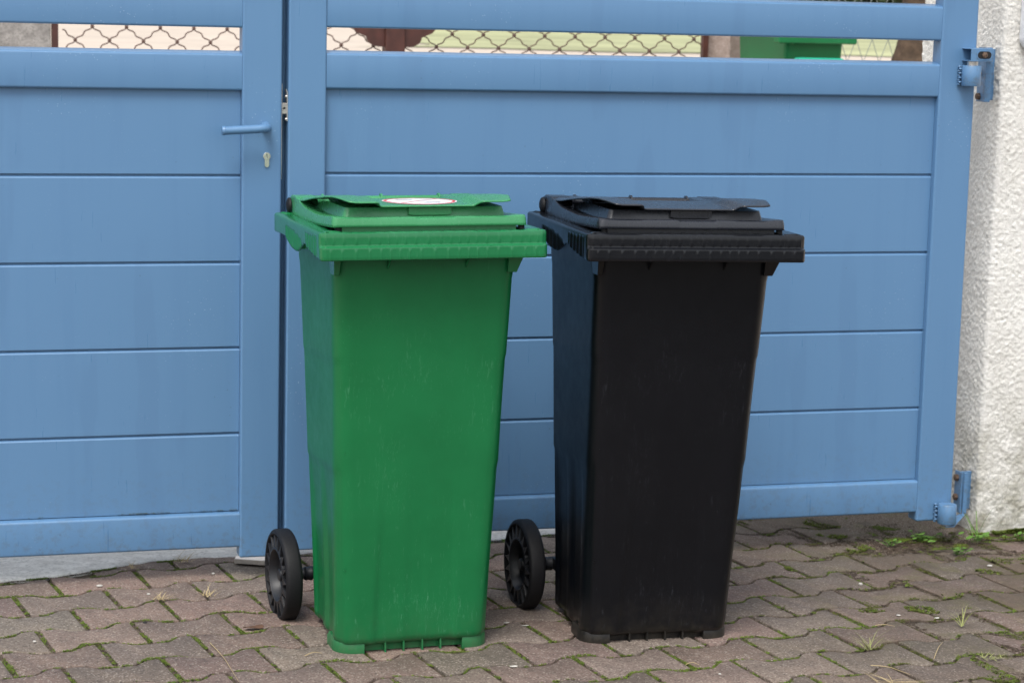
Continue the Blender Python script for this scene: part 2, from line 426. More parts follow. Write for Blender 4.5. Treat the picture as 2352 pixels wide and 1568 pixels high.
# the bed under the stones: fine grid
def grid_sheet(name, x0, x1, y0, y1, st, zf, mat, kind='structure', skip=None):
    nx = int((x1-x0)/st)+1; ny = int((y1-y0)/st)+1
    v = [(x0+i*st, y0+j*st, zf(x0+i*st, y0+j*st)) for j in range(ny) for i in range(nx)]
    f = []
    for j in range(ny-1):
        for i in range(nx-1):
            if skip and skip(x0+(i+.5)*st, y0+(j+.5)*st): continue
            f.append((j*nx+i, j*nx+i+1, (j+1)*nx+i+1, (j+1)*nx+i))
    return tag(link(name, v, f, mat, smooth=60), kind=kind)
grid_sheet('soil_bed', -1.35, 4.3, -3.25, .95, .02,
           lambda x, y: -.0075+heave(x, y)+.004*nz(x, y, 5, 30)+.003*sm(2.1, 2.9, x)+.010*sm(2.42, 2.78, x)*sm(-.04, .14, y)+(.018*sm(.30, .42, y) if x > 1.95 else 0), M['soil'])
def threshold():
    v = []; f = []; xs = [-1.3+.012*i for i in range(int(3.25/.012))]
    for i, x in enumerate(xs):
        e = edge_y(x)+.010*nz(x, 1, 0, 26)+.005*nz(x, 3, 0, 90); fade = -.02*sm(1.85, 1.95, x)
        for k, (yy, z) in enumerate(((e, -.03), (e+.001, .000), (e+.006, .0035), (e+.05, .005), (e+.15, .005), (.75, .005))):
            v.append((x, yy, z+fade+.0012*nz(x, yy, 2, 60)))
    for i in range(len(xs)-1):
        for k in range(5): f.append((i*6+k, (i+1)*6+k, (i+1)*6+k+1, i*6+k+1))
    tag(link('threshold', v, f, M['concrete'], smooth=50), kind='structure')
threshold()

# ------------------------------------------------------------------ moss, crumbs (stuff)
def frond(mb, x, y, z, s, n, up=.8, rnd=random):
    for _ in range(n):
        a = rnd.uniform(0, 6.283); l = s*rnd.uniform(.6, 1.3); wd = l*.42
        dx, dy = math.cos(a), math.sin(a); px, py = -dy*wd, dx*wd; h = l*up*rnd.uniform(.3, 1.1)
        o = (x+rnd.uniform(-s, s)*.5, y+rnd.uniform(-s, s)*.5)
        mb.v += [(o[0]-px, o[1]-py, z), (o[0]+px, o[1]+py, z), (o[0]+dx*l, o[1]+dy*l, z+h)]
        k = len(mb.v); mb.f.append((k-3, k-2, k-1)); mb.mi.append(0)
def moss():
    g = MB(); dk = MB(); cr = MB(); rnd = random.Random(3)
    def inview(x, y): return -1.35 < y < .42 and .1 < x < 3.3
    for _ in range(430000):
        x = rnd.uniform(.15, 3.2); y = rnd.uniform(-1.35, .40)
        if y > edge_y(x)-.004: continue
        sx = sm(1.9, 2.7, x)
        dj, end = joint_dist(x, y)
        if dj > .05: continue
        q = nz(x, y, 0, 9)+.5*nz(x, y, 4, 23)
        fine = nz(x, y, 9, 42)
        wid = .0062+(.0018 if end else 0)+.004*max(0, q)
        z = heave(x, y)
        if dj < wid and q+(.20 if end else .10)-.20*sx+.95*fine > .08:
            frond(dk if (sx > .2 and nz(x, y, 31, 8) > -.05) or rnd.random() < .15 else g, x, y, z-(.0030 if end else .0012)+.002*max(0, q), .0032, 3, .75, rnd)
        elif dj < wid*1.15 and rnd.random() < .75:
            frond(cr if rnd.random() < .7 else dk, x, y, z-.005, .0022, 2, .6, rnd)
        elif sx > .03 and dj < .008+.10*sx*max(0, nz(x, y, 7, 5.5)+.20+.3*fine) and rnd.random() < .85:
            frond(cr if q+.4*nz(x, y, 2, 14) < .28 else dk, x, y, z-.002, .0028, 3, .55, rnd)
            if nz(x, y, 12, 11) > .30: frond(dk if rnd.random() < .6 else g, x, y, z, .0045, 3, .8, rnd)
    # along the front of the threshold and the foot of the pillar
    for _ in range(9000):
        x = rnd.uniform(.2, 1.95); y = edge_y(x)-abs(rnd.gauss(0, .006))
        if nz(x, 4, 0, 12) > .12: frond(g, x, y, .0, .003, 2, .6, rnd)
        elif rnd.random() < .4: frond(cr, x, y, -.002, .003, 2, .5, rnd)
    for _ in range(30000):
        x = rnd.uniform(2.60, 3.25); y = .075-abs(rnd.gauss(0, .035))
        if x < 2.88: y = rnd.uniform(-.10, .22)
        q = nz(x, y, 3, 16)+.4*nz(x, y, 5, 45)
        z = .004+heave(x, y)
        if x > 2.94 and q > -.1: frond(dk if rnd.random() < .5 else g, x, y-.008, z+max(0, .009*(q+.2))*sm(.0, .075, y), .0048, 3, .8, rnd)
        elif q > .33: frond(g, x, y, z, .003, 2, .7, rnd)
        elif q < .1 and rnd.random() < .22: frond(cr, x, y, z, .003, 2, .5, rnd)
        elif q > .22: frond(dk, x, y, z, .003, 2, .6, rnd)
    for m_, n_, mt in ((g, 'moss', 'moss'), (dk, 'dark_moss', 'mossdark'), (cr, 'loose_soil', 'crumb')):
        me = bpy.data.meshes.new(n_); me.from_pydata(m_.v, [], m_.f); me.materials.append(M[mt])
        o = bpy.data.objects.new(n_, me); COL.objects.link(o); tag(o, kind='stuff')
moss()

# ------------------------------------------------------------------ gate leaves
def leaf(name, x0, sl, sr, x1, Z, zbot, label, root_x):
    """x0..sl left stile, sr..x1 right stile, Z dict of heights"""
    root = empty(name, (root_x, 0, 0), label=label, cat='gate')
    ox = root_x
    for a, b in ((x0, sl), (sr, x1)):
        o = MB().box(a-ox, b-ox, 0, .05, zbot, 1.60).build('stile', M['blue'], root); bevel(o, .0055, 3)
    a, b = sl-ox, sr-ox
    def rail(z0, z1, nm='rail'):
        # hollow profile with eased edges
        y0 = .0035; rr = .006; pr = [(y0+rr, z0), (.046, z0), (.046, z1), (.040, z1)]; z1 = z1-.0062
        for t in range(5):
            an = math.pi/2+math.pi/2*t/4; pr.append((y0+rr+rr*math.cos(an), z1-rr+rr*math.sin(an)))
        for t in range(5):
            an = math.pi+math.pi/2*t/4; pr.append((y0+rr+rr*math.cos(an), z0+rr+rr*math.sin(an)))
        return MB().poly(pr, a, b, 'x').build(nm, M['blue'], root, 50)
    rail(Z['e'], Z['d']); rail(Z['c'], Z['b']); rail(Z['a'], Z['a']+.094); rail(Z['a']+.147, Z['a']+.24)
    # tongue and groove infill: one profile, extruded
    y = .019; gd = .0075; pr = [(.040, Z['c']+.002), (.040, Z['d']-.002)]
    pr.append((y, Z['d']-.002))
    for g in ('g4', 'g3', 'g2', 'g1'):
        z = Z[g]; pr += [(y, z-.0088), (y+.0012, z-.0070), (y+.0045, z-.0040), (y+gd, z-.0032), (y+gd, z+.0008), (y+.0008, z+.0012), (y, z+.002)]
    pr.append((y, Z['c']+.002))
    MB().poly(pr, a+.0005, b-.0005, 'x').build('infill_panel', M['blue'], root, 30)
    return root
ZL = dict(a=1.332, b=1.2775, c=1.185, g1=.985, g2=.777, g3=.5695, g4=.3595, d=.1675, e=.0765)
ZR = dict(a=1.3375, b=1.283, c=1.192, g1=.9907, g2=.7867, g3=.5788, g4=.3708, d=.1785, e=.0865)
gl = leaf('gate_leaf', -.62, -.52, .853, .9485, ZL, .050, 'narrower left blue metal gate leaf with lever handle and lock cylinder', .9485)
gr = leaf('gate_leaf', .9635, 1.056, 2.676, 2.779, ZR, .062, 'wide right blue metal gate leaf behind the two wheelie bins', 2.779)
# closing strip behind the gap belongs to the right leaf
bevel(MB().box(.930-2.779, 1.00-2.779, .051, .062, .07, 1.59).build('closing_strip', M['blue'], gr), .002)
# lever handle
def handle():
    ox = .9485; h = MB(); P = []
    c = Vector((.9095-ox, 0, 1.0995)); y = -.046
    P = [c+Vector((0, -.006, 0)), c+Vector((0, -.026, 0))]
    for t in range(1, 7):
        a = math.pi/2*t/6; P.append(c+Vector((-.018*(1-math.cos(a)), -.026-.020*math.sin(a), -.0008*t/6)))
    h.tube(P+[Vector((.884-ox, y, 1.0975))], .0098, 20)
    h.tube([Vector((.8842-ox, y, 1.0975)), Vector((.806-ox, y, 1.0932))], .0101, 20)
    h.tube([Vector((.8056-ox, y, 1.0932)), Vector((.799-ox, y, 1.0928)), Vector((.7975-ox, y, 1.0927))], [.0107, .0107, .0092], 20)
    h.lathe([(0.0, .0125), (-.003, .0125), (-.006, .0115), (-.0062, .0098)], c, 'y', 24)
    h.build('handle', M['blue'], gl, 50)
handle()
def cylinder_lock():
    ox = .9485; c = (.9125-ox, 0, 1.031); m = MB()
    m.lathe([(0.0, .0088), (-.004, .0088), (-.0045, .0083), (-.0045, .0066), (-.0038, .0064), (-.0038, .0061), (-.0052, .0058), (-.0052, .0001)], c, 'y', 28)
    o = []
    for t in range(9): a = math.pi+math.pi*t/8; o.append((c[0]+.0053*math.cos(a), 1.010+.0053*math.sin(a)))
    o = [(c[0]-.0053, 1.027)]+o+[(c[0]+.0053, 1.027)]
    m.poly(o, -.0042, 0.0, 'y')
    L = m.build('lock_cylinder', M['nickel'], gl, 40)
    MB().poly([(c[0]-.001, 1.0358), (c[0]+.0012, 1.0345), (c[0]-.0003, 1.0315), (c[0]+.0014, 1.0288), (c[0]+.0004, 1.0268), (c[0]-.0010, 1.0285), (c[0]+.0001, 1.031), (c[0]-.0020, 1.0338)], -.0054, -.0045, 'y').build('keyhole', M['dark'], L, 0)
cylinder_lock()
def latches():
    ox = .9485
    m = MB().box(.9487-ox, .9505-ox, .008, .030, .975, 1.203)
    bevel(m.build('lock_faceplate', M['steel'], gl), .0006, 1)
    m = MB().box(.9507-ox, .9618-ox, .010, .024, 1.131, 1.157); m.lathe([(0, .0035), (.0012, .0035), (.0012, .0001)], (.9556-ox, .0088, 1.144), 'y', 12)
    bevel(m.build('latch_bolt', M['steel'], gl), .0007, 1)
    ox = 2.779
    m = MB().box(.9612-ox, .9633-ox, .006, .028, 1.114, 1.180)
    m.poly([(.9612-ox, 1.180), (.9633-ox, 1.180), (.9600-ox, 1.190), (.9585-ox, 1.190)], .006, .028, 'y')
    k = m.build('keep_plate', M['steel'], gr)
    for z in (1.118, 1.172):
        MB().lathe([(0, .0042), (-.003, .0040), (-.0042, .0022), (-.0043, .0001)], (.9612-ox, .012, z), 'x', 14).build('screw', M['steel'], k)
latches()
# moss line along the bottom rail of the left leaf
def rail_moss():
    mb = MB(); rnd = random.Random(5)
    for _ in range(1500):
        x = rnd.uniform(.25, .85); q = nz(x, 0, 0, 9)+.7*nz(x, 2, 0, 70)+.6*sm(.45, .62, x)-.45
        if q < rnd.uniform(0, .35): continue
        frond(mb, x-.9485, rnd.uniform(.0155, .0188), .1668+rnd.uniform(0, .0012), .0016, 2, .6, rnd)
    mb.build('moss_line', M['mossdark'], gl, 0)['kind'] = 'stuff'
rail_moss()

# ------------------------------------------------------------------ hinges (fixed on the pillar)
def hinge(zc, top):
    root = empty('hinge', (0, 0, zc)); root.parent = gr
    m = MB(); x = -.026
    # barrel with weld seam on the stile
    m.lathe([(-.0265, .0001), (-.0265, .0235), (-.0245, .0250), (.0245, .0250), (.0265, .0235), (.0265, .0001)], (x, -.0255, 0), 'z', 36)
    m.build('barrel', M['blue'], root, 40)
    s = MB(); rnd = random.Random(int(zc*100))
    for i in range(9):
        s.lathe([(-.003, .0002), (-.002, .004), (0, .0052), (.002, .004), (.003, .0002)], (x-.0245, -.006-.004*(i % 2), -.023+i*.0057), 'z', 10)
    s.build('weld_seam', M['blue'], root, 60)
    zt_, zb_ = (.072, -.072) if top else (.084, -.030)
    m = MB().box(.074 if top else .080, .092, .084, .090, zb_, zt_); m.box(.074, .079, .090, .128, zb_, zt_); m.box(.0795, .121, .120, .127, zb_+.004, zt_-.004)
    pl = bevel(m.build('mounting_plate', M['blue'], root), .0012, 2)
    for z in ((.002, -.058) if top else (.066, .012)):
        MB().lathe([(0, .0100), (-.006, .0098), (-.009, .0070), (-.0095, .0001)], (.074, .112, z), 'x', 6).build('bolt', M['rust'], root, 30)
    if top:
        m = MB().box(-.043, .020, -.052, -.047, .037, .071); m.box(-.043, .020, -.047, .008, .037, .040); m.box(-.043, .020, -.047, .008, .068, .071)
        br = bevel(m.build('bracket', M['blue'], root), .0014, 2)
        m = MB().poly([(.010, -.047), (.0195, -.047), (.090, .084), (.078, .084), (.010, .008)], .0402, .0678, 'z'); bevel(m.build('bracket_arm', M['blue'], root), .0012, 1)
        def oval(w2, h2, y0, y1, nm, mt): 
            o = [(-.006+(w2-h2)*(1 if math.cos(a) > 0 else -1)+h2*math.cos(a), .054+h2*math.sin(a)) for a in [2*math.pi*(i+.5)/28 for i in range(28)]]
            return MB().poly(o, y0, y1, 'y').build(nm, mt, root, 0)
        oval(.0225, .0125, -.0532, -.0523, 'slot_rim', M['blue']); oval(.0195, .0095, -.0538, -.0534, 'slot', M['dark'])
        MB().lathe([(0, .0085), (-.003, .0080), (-.0045, .005), (-.0046, .0001)], (-.006, -.0539, .054), 'y', 6).build('bolt', M['rust'], root, 30)
        MB().tube([(x, -.0255, .0268), (x, -.0255, .0368)], .013, 18).build('pivot_pin', M['steel'], root)
    else:
        m = MB().poly([(-.036, -.045), (-.012, -.045), (.084, .078), (.084, .086), (.072, .086), (-.036, .000)], -.0330, -.0303, 'z'); bevel(m.build('bracket', M['blue'], root), .0010, 1)
        MB().tube([(x, -.0255, -.0305), (x, -.0255, -.0268)], .013, 18).build('pivot_pin', M['steel'], root)
hinge(1.250, True)
hinge(.0865, False)

# ------------------------------------------------------------------ white pillar, roughcast
def pillar():
    r = .012; path = []
    def seg(a, b, n, nrm):
        for i in range(n): t = i/n; path.append((a[0]+(b[0]-a[0])*t, a[1]+(b[1]-a[1])*t, *nrm))
    x0, x1, y0, y1 = 2.899, 3.36, .08, .555
    seg((x0, y1-r), (x0, y0+r), 150, (-1, 0))
    for i in range(5): a = math.pi+math.pi/2*i/5; path.append((x0+r+r*math.cos(a), y0+r+r*math.sin(a), math.cos(a), math.sin(a)))
    seg((x0+r, y0), (x1-r, y0), 140, (0, -1))
    for i in range(3): a = -math.pi/2+math.pi/2*i/3; path.append((x1-r+r*math.cos(a), y0+r+r*math.sin(a), math.cos(a), math.sin(a)))
    seg((x1, y0+r), (x1, y1-r), 12, (1, 0)); seg((x1-r, y1), (x0+r, y1), 12, (0, 1))
    rings = []
    nzr = 540
    for j in range(nzr+1):
        z = -.03+1.85*j/nzr; ring = []
        for (x, y, nx, ny) in path:
            s1 = noise.noise(Vector((x*118+z*40, y*118, z*98))); s2 = noise.noise(Vector((x*185+3, y*185+z*40, z*160))); s3 = nz(x, y, z, 9)
            h = .0024*max(-.4, s1)+.0026*max(-.3, s2)+.0026*s3
            ring.append((x+nx*h, y+ny*h, z+.002*s2))
        rings.append(ring)
    v, f = loft(rings)
    tag(link('gate_pillar', v, f, M['render'], smooth=80), 'white roughcast pillar at the right end of the blue gate', 'pillar')
pillar()
def letterbox():
    o_ = []
    for cx, cz, a0 in ((2.972, 1.350, 180), (3.155, 1.350, 270), (3.155, 1.63, 0), (2.972, 1.63, 90)):
        for k in range(7): a = R(a0+15*k); o_.append((cx+.032*math.cos(a), cz+.032*math.sin(a)))
    o = bevel(MB().poly(o_, .028, .074, 'y').build('wall_box', M['box'], None, 40), .005, 3)
    tag(o, 'pale grey smooth box on the front of the white pillar at the top right corner', 'box')
letterbox()

# ------------------------------------------------------------------ gate stop on the ground
def gate_stop():
    root = empty('gate_stop', (.918, .135, 0), label='steel floor stop plate below the gap between the gate leaves', cat='gate stop')
    m = MB().poly([(-.055, -.008), (.045, -.055), (.062, -.045), (.055, .05), (-.045, .05)], .004, .0085, 'z')
    m.poly([(-.058, -.009), (.045, -.059), (.064, -.047), (.062, -.043), (.045, -.0535), (-.0545, -.004)], .004, .017, 'z')
    p = bevel(m.build('plate', M['steel'], root), .0012, 1)
    MB().lathe([(0.0085, .009), (.0125, .0085), (.014, .005), (.0142, .0001)], (.018, -.022, 0), 'z', 20).build('bolt', M['steel'], root, 40)
gate_stop()

# ------------------------------------------------------------------ wheelie bin
ZB = [(0, .883), (.03, .8835), (.048, .884), (.086, .888), (.137, .894), (.172, .901), (.180, .9015), (.201, .894), (.220, .887), (.235, .882), (.252, .878), (.271, .8765), (.295, .8775),
      (.320, .879), (.345, .883), (.363, .887), (.385, .892), (.408, .898), (.45, .898), (.56, .896)]
ARM = [(.04, .9655), (.06, .967), (.132, .963), (.19, .960), (.244, .959), (.314, .961), (.36, .9625), (.386, .965), (.41, .969), (.429, .9735), (.45, .976), (.60, .976)]
ABT = [(.04, .946), (.131, .941), (.243, .936), (.36, .931), (.46, .928), (.60, .928)]
def wheelie_bin(name, mat, gloss, lidm, label, group):
    root = empty(name, (0, 0, 0), label=label, cat='wheelie bin')
    if group: root['group'] = group
    # ---- body
    rings = []
    NZ = 90
    def sect(z):
        t = min(1., z/.875)
        return (.1740+.0215*t, .084+.098*(1-t)**1.06, .462+.048*t, .030+.016*(1-t))
    for j in range(NZ+1):
        t = j/NZ; z = .022+.862*t
        hw, y0, y1, r = sect(z); ring = []
        for (x, y, nx, ny) in rrect(hw, y0, y1, r, rb=.03):
            o = 0.
            fr = 1 if ny < -.98 else 0
            lo = 1-sm(.05, .50, z)
            if ny < -.5: # shallow sunk panel on the lower front
                o -= .0050*lo*(sm(-.082-.012*lo, -.070-.012*lo, x)-sm(.070+.012*lo, .082+.012*lo, x))*max(0, -ny)
                o -= .0022*lo*(sm(-.026, -.012, x)-sm(.012, .026, x))*max(0, -ny)
            if abs(nx) > .7: # side flutes and creases
                yy = (y-y0)/(y1-y0); s = 1-sm(.30, .44, z)
                o -= .0060*s*(sm(.18, .24, yy)-sm(.42, .48, yy)) + .0070*s*(sm(.56, .62, yy)-sm(.86, .92, yy))
                o -= .0025*(1-sm(.4135, .4195, z+.02*yy)); o -= .0016*(1-sm(.655, .660, z+.02*yy))
                o += .0020*(sm(.832, .840, z))
            # bottom rounding
            o -= .010*(1-sm(.020, .036, z))**1.5
            sag = .0016*nz(x*4, z*3, y*4, 1.3)
            ring.append((x+nx*(o+sag), y+ny*(o+sag), z))
        rings.append(ring)
    # sunk base ring
    hw, y0, y1, r = sect(.0); base = []
    for z, ins in ((.022, .022), (.006, .022)):
        base.append([(x-nx*ins, y-ny*ins, z) for (x, y, nx, ny) in rrect(hw, y0, y1, r, rb=.03)])
    v, f = loft(base[::-1]+rings)
    mb = MB().add(v, f)
    for x in (-.062, -.021, .021, .062):       # little ribs of the base
        mb.box(x-.0018, x+.0018, y0+.006, y0+.024, .004, .030)
    body = mb.build('body', mat, root, 50)
    # mould marks on the front face
    for (x, z) in ((-.180, .70), (.172, .70), (-.172, .46), (.163, .46), (-.168, .20), (.158, .20)):
        hw, y0, y1, r = sect(z)
        a = 1 if x > 0 else -1
        MB().lathe([(-.0004, .0030), (-.0012, .0028), (-.0012, .0020), (-.0004, .0018)], (x-.010*a+0*a, y0+.0018+.002*(1 if abs(x) > hw-r else 0), z), 'y', 14).build('mould_mark', mat, body, 60)
    # ---- feet (corner skirts)
    def foot(sx, front):
        hw, y0, y1, r = sect(.0); P = [p for p in rrect(hw-.0010, y0+.0010, y1+.001, r, rb=.03) if (p[0]*sx > 0) and ((p[1] < y0+.10) if front else (p[1] > y1-.07))]
        P = [p for p in P if abs(p[0]) > .104]
        P.sort(key=lambda p: math.atan2(p[1]-(y0+.09 if front else y1-.08), (p[0]-.09*sx)*sx))
        ins = .014; vv = []; ff = []
        rows = ((.0000, -.0005), (.0015, .0), (.026, .0), (.034, -.0045))
        n = len(P)
        for z, o in rows:
            wob = .0012
            vv += [(x+nx*o, y+ny*o, z+(wob*nz(x*90, y*90, 1) if z < .001 else 0)+(.003 if z < .002 and abs(nx) < .2 and False else 0)) for (x, y, nx, ny) in P]
        for z in (.034, .0):
            vv += [(x-nx*ins, y-ny*ins, z) for (x, y, nx, ny) in P]
        for a in range(5):
            for k in range(n-1): ff.append((a*n+k, a*n+k+1, (a+1)*n+k+1, (a+1)*n+k))
        for k in range(n-1): ff.append((5*n+k, 5*n+k+1, k+1, k))
        ff.append(tuple(a*n for a in range(6))); ff.append(tuple(a*n+n-1 for a in range(6)))
        link('foot', vv, ff, mat, root, 40)
    for sx in (-1, 1): foot(sx, True)
    # ---- rim
    HW, Y1, rc = .2415, .552, .014
    P = []
    def add(x, y, nx, ny): P.append((x, y, nx, ny))
    N = 210
    for i in range(N): t = i/N; add(-HW, Y1-rc-(Y1-2*rc)*t, -1, 0)
    for i in range(8): a = math.pi+math.pi/2*i/8; add(-HW+rc+rc*math.cos(a), rc+rc*math.sin(a), math.cos(a), math.sin(a))
    for i in range(240): t = i/240; add(-HW+rc+(2*HW-2*rc)*t, 0, 0, -1)
    for i in range(8): a = -math.pi/2+math.pi/2*i/8; add(HW-rc+rc*math.cos(a), rc+rc*math.sin(a), math.cos(a), math.sin(a))
    for i in range(N): t = i/N; add(HW, rc+(Y1-2*rc)*t, 1, 0)
    for i in range(8): a = math.pi/2*i/8; add(HW-rc+rc*math.cos(a), Y1-rc+rc*math.sin(a), math.cos(a), math.sin(a))
    for i in range(20): t = i/20; add(HW-rc-(2*HW-2*rc)*t, Y1, 0, 1)
    for i in range(8): a = math.pi/2+math.pi/2*i/8; add(-HW+rc+rc*math.cos(a), Y1-rc+rc*math.sin(a), math.cos(a), math.sin(a))
    n = len(P); rows = []
    def outer(p, z, zb):
        x, y, nx, ny = p; o = 0.
        fk = 1-sm(.004, .020, y)                       # the front band has two tiers
        if fk > 0:
            o -= .0072*fk*max(0., min(1., (z-.9070)/.0040))
            if ny < -.9:
                g = (x+.24)/(.0215 if z > .911 else .0235)+ (0 if z > .911 else .4)
                t_ = (g+.25*math.sin(g*.9)) % 1.; o += .0009*max(0., 1-abs(t_-.5)/.11)*(1 if z < .926 and not .9036 < z < .9136 else 0)
        if abs(nx) > .9:
            if .032 < y < .165 and z < .926:
                g = (y-.032)/.0265; o += .0018*math.sin(2*math.pi*g)*sm(.032, .045, y)
            if .195 < y < .400 and z < table([(.195, .890), (.215, .905), (.26, .914), (.36, .921), (.40, .921)], y):
                o += .0011*math.sin(2*math.pi*(y-.195)/.0108)
        return x+nx*o, y+ny*o
    zs = [None, .12, .26, .40, .55, .70, .85, 1.0]
    # rows bottom -> top with exact tier rows on the front
    for frac in range(14):
        ring = []
        for p in P:
            x, y, nx, ny = p
            zb = table(ZB, y) if abs(nx) > .3 or ny > 0 else .881
            if abs(nx) <= .3 and ny < 0: zb = .881
            fk = 1-sm(.004, .020, y)
            uni = zb+(.9330-zb)*frac/13
            tier = [.881, .883, .890, .897, .9035, .9050, .9072, .9090, .9108, .9122, .9137, .920, .925, .9330][frac]
            z = tier*fk+uni*(1-fk)
            bx, by = outer(p, z, zb)
            if frac == 0: bx -= nx*.0012; by -= ny*.0012
            ring.append((bx, by, z))
        rows.append(ring)
    for ins, z in ((.0014, .9362), (.0046, .9378), (.020, .9378), (.044, .9368), (.048, .9345), (.050, .90)):
        ring = []
        for p in P:
            x, y, nx, ny = p; fk = 1-sm(.004, .020, y)
            q = ins+.0068*fk if ins < .01 else ins
            ring.append((x-nx*q, y-ny*q, z+(.0006*math.sin(x*260)*(1 if ins > .01 and z > .936 else 0))))
        rows.append(ring)
    v, f = loft(rows, False, False)
    # deck closing: move inner ring corners (mitre) is fine since the lid covers it
    rim = link('rim', v, f, gloss, root, 32); solidify(rim, .003)
    def gus(pts):
        g = MB().add(pts, [(0,1,2,3),(4,5,6,7),(0,1,5,4),(1,2,6,5),(2,3,7,6),(3,0,4,7)]); bevel(g.build('gusset', gloss, rim), .0010, 1)
    for x in (-.082, .086):
        w_ = .0018; gus([(x-w_, .048, .884), (x+w_, .048, .884), (x+w_, .096, .884), (x-w_, .096, .884), (x-w_, .087, .853), (x+w_, .087, .853), (x+w_, .096, .853), (x-w_, .096, .853)])
    for q, a0, a1, b0, b1 in ((-1, .183, .201, .186, .197), (1, .176, .208, .176, .196)):
        gus([(q*a0, .070, .884), (q*a1, .060, .884), (q*a1, .12, .884), (q*a0, .12, .884), (q*b0, .080, .843), (q*b1, .080, .843), (q*b1, .12, .843), (q*b0, .12, .843)])
        g = MB().box(min(q*.192, q*.214), max(q*.192, q*.214), .405, .455, .868, .902); bevel(g.build('gusset', gloss, rim), .0015, 1)
    # ---- lid
    lid = MB(); XL = .2065
    nx_, ny_ = 84, 70; top = []
    Ys = [.0455+.0008, .0465, .050, .056, .064]+[.064+(.500-.064)*(i+1)/(ny_-5) for i in range(ny_-5)]
    def zt(x, y):
        de = XL-abs(x); arm = table(ARM, y); fl = min(arm-.003, .9595)
        fl = fl if y > .08 else fl+(.9655-fl)*(1-sm(.062, .085, y))*.9
        k = 1-sm(.010, .052, de)
        z = fl+(arm-fl)*k
        z -= .0016*max(0, 1-de/.003)**2
        if y < .050: z -= .0022*(1-(y-.0455)/.0045)
        if -.030 < x < .052 and y < .060: z -= .0022
        return z
    v = []; f = []
    xs = [-XL+.001, -XL+.0018, -XL+.004, -XL+.008]+[(-XL+.012)+(2*XL-.024)*i/(nx_-9) for i in range(nx_-8)]+[XL-.008, XL-.004, XL-.0018, XL-.001]
    nx2 = len(xs); ny2 = len(Ys)
    def cornr(x, y):     # round front corners in plan
        r = .012; cx = XL-r; cy = .0455+r
        if abs(x) > cx and y < cy:
            dx, dy = abs(x)-cx, cy-y; L = max(dx, dy); H = math.hypot(dx, dy)
            if H > 1e-6: k = L/H; return math.copysign(cx+dx*k, x), cy-dy*k
        return x, y
    for y in Ys:
        for x in xs:
            px, py = cornr(x, y); v.append((px, py, zt(x, y)))
    for j in range(ny2-1):
        for i in range(nx2-1): f.append((j*nx2+i, j*nx2+i+1, (j+1)*nx2+i+1, (j+1)*nx2+i))
    # skirt
    loop = [(ny2-1-j)*nx2 for j in range(ny2)]+[i for i in range(1, nx2)]+[j*nx2+nx2-1 for j in range(1, ny2)]
    prev = loop; nb = len(v)
    for fr in (.35, .7, 1.0):
        cur = []
        for li in loop:
            x, y, z = v[li]; zb = table(ABT, y); out = .0010+.0016*fr
            cx_ = x+(out if x > XL-.02 else -out if x < -XL+.02 else 0); cy_ = y-(out if y < .058 else 0)
            cur.append(len(v)); v.append((cx_, cy_, z+(zb-z)*fr))
        for a in range(len(loop)-1): f.append((prev[a], prev[a+1], cur[a+1], cur[a]))
        prev = cur
    lid.add(v, f)
    lid.box(-XL+.004, XL-.004, .494, .499, .930, .9590)
    lid.box(-.183, .183, .0555, .0585, .915, .9590); lid.box(-.186, -.183, .0555, .494, .915, .9560); lid.box(.183, .186, .0555, .494, .915, .9560)
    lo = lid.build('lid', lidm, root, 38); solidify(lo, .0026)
    # raised box of the lid
    rb = []
    ZC = [(.04, .9855), (.07, .9862), (.16, .9885), (.25, .9885), (.32, .9840), (.40, .9740), (.455, .9670), (.50, .9660)]
    PT = [(.04, .9960), (.08, .9985), (.13, 1.0010), (.19, 1.0005), (.25, .9970), (.32, .9895), (.38, .9820), (.44, .9775), (.50, .979)]
    for z, gx, gy in ((.952, .0, .0), (.960, .0, .0), (.9635, -.0015, -.0015), (.979, -.006, -.004), (.9815, -.007, -.005)):
        ring = [(x, y, min(z, table(ZC, y)-.005) if z > .97 else z-.012*sm(.3, .43, y)) for (x, y, a, b) in rrect(.176+gx, .094-gy, .400, .012, 20, 5, 20, 8)]
        rb.append(ring)
    vv, ff = loft(rb); bx = link('lid_box', vv, ff, lidm, lo, 38)
    m = MB().poly([(-.037, .9675), (-.026, .9655), (.045, .9655), (.055, .9675), (.055, .9815), (-.037, .9815)], .0885, .1035, 'y')
    for a in (-.018, .034): m.box(a, a+.007, .0876, .0884, .9725, .9785)
    bevel(m.build('latch_panel', lidm, lo), .001, 1)
    # hinge knuckles
    for s in (-1, 1):
        a, b = sorted((s*.1595, s*.2065))
        pr = [(.440, .955), (.445, .9715), (.455, .9775), (.475, .9800), (.515, .9795), (.540, .973), (.552, .958), (.548, .942), (.530, .933), (.440, .931)]
        bevel(MB().poly(pr, a, b, 'x').build('hinge_knuckle', lidm, lo, 40), .0025, 2)
        c = (s*.2085, .523, .9555)
        MB().lathe([(0, .0175), (.003*s, .0176), (.006*s, .0150), (.0085*s, .0085), (.0092*s, .0045), (.0092*s, .0001)], c, 'x', 28).build('hinge_cap', M['tyre'], lo, 50)
    # handle bar behind the lid with flanges
    m = MB().tube([(-.155, .522, .9655), (.155, .522, .9655)], .0100, 20)
    for x in (-.135, 0., .135):
        m.lathe([(-.0022, .0001), (-.0022, .0148), (.0022, .0148), (.0022, .0001)], (x, .522, .9655), 'x', 28)
    for k in range(26):
        x = .010+k*.0046; m.lathe([(-.0009, .0094), (0, .0106), (.0009, .0094)], (x, .522, .9655), 'x', 20)
    m.build('handle_bar', lidm, root, 40)
    # ---- top flap plate with turned up ends
    v = []; f = []; nu, nv = 100, 40
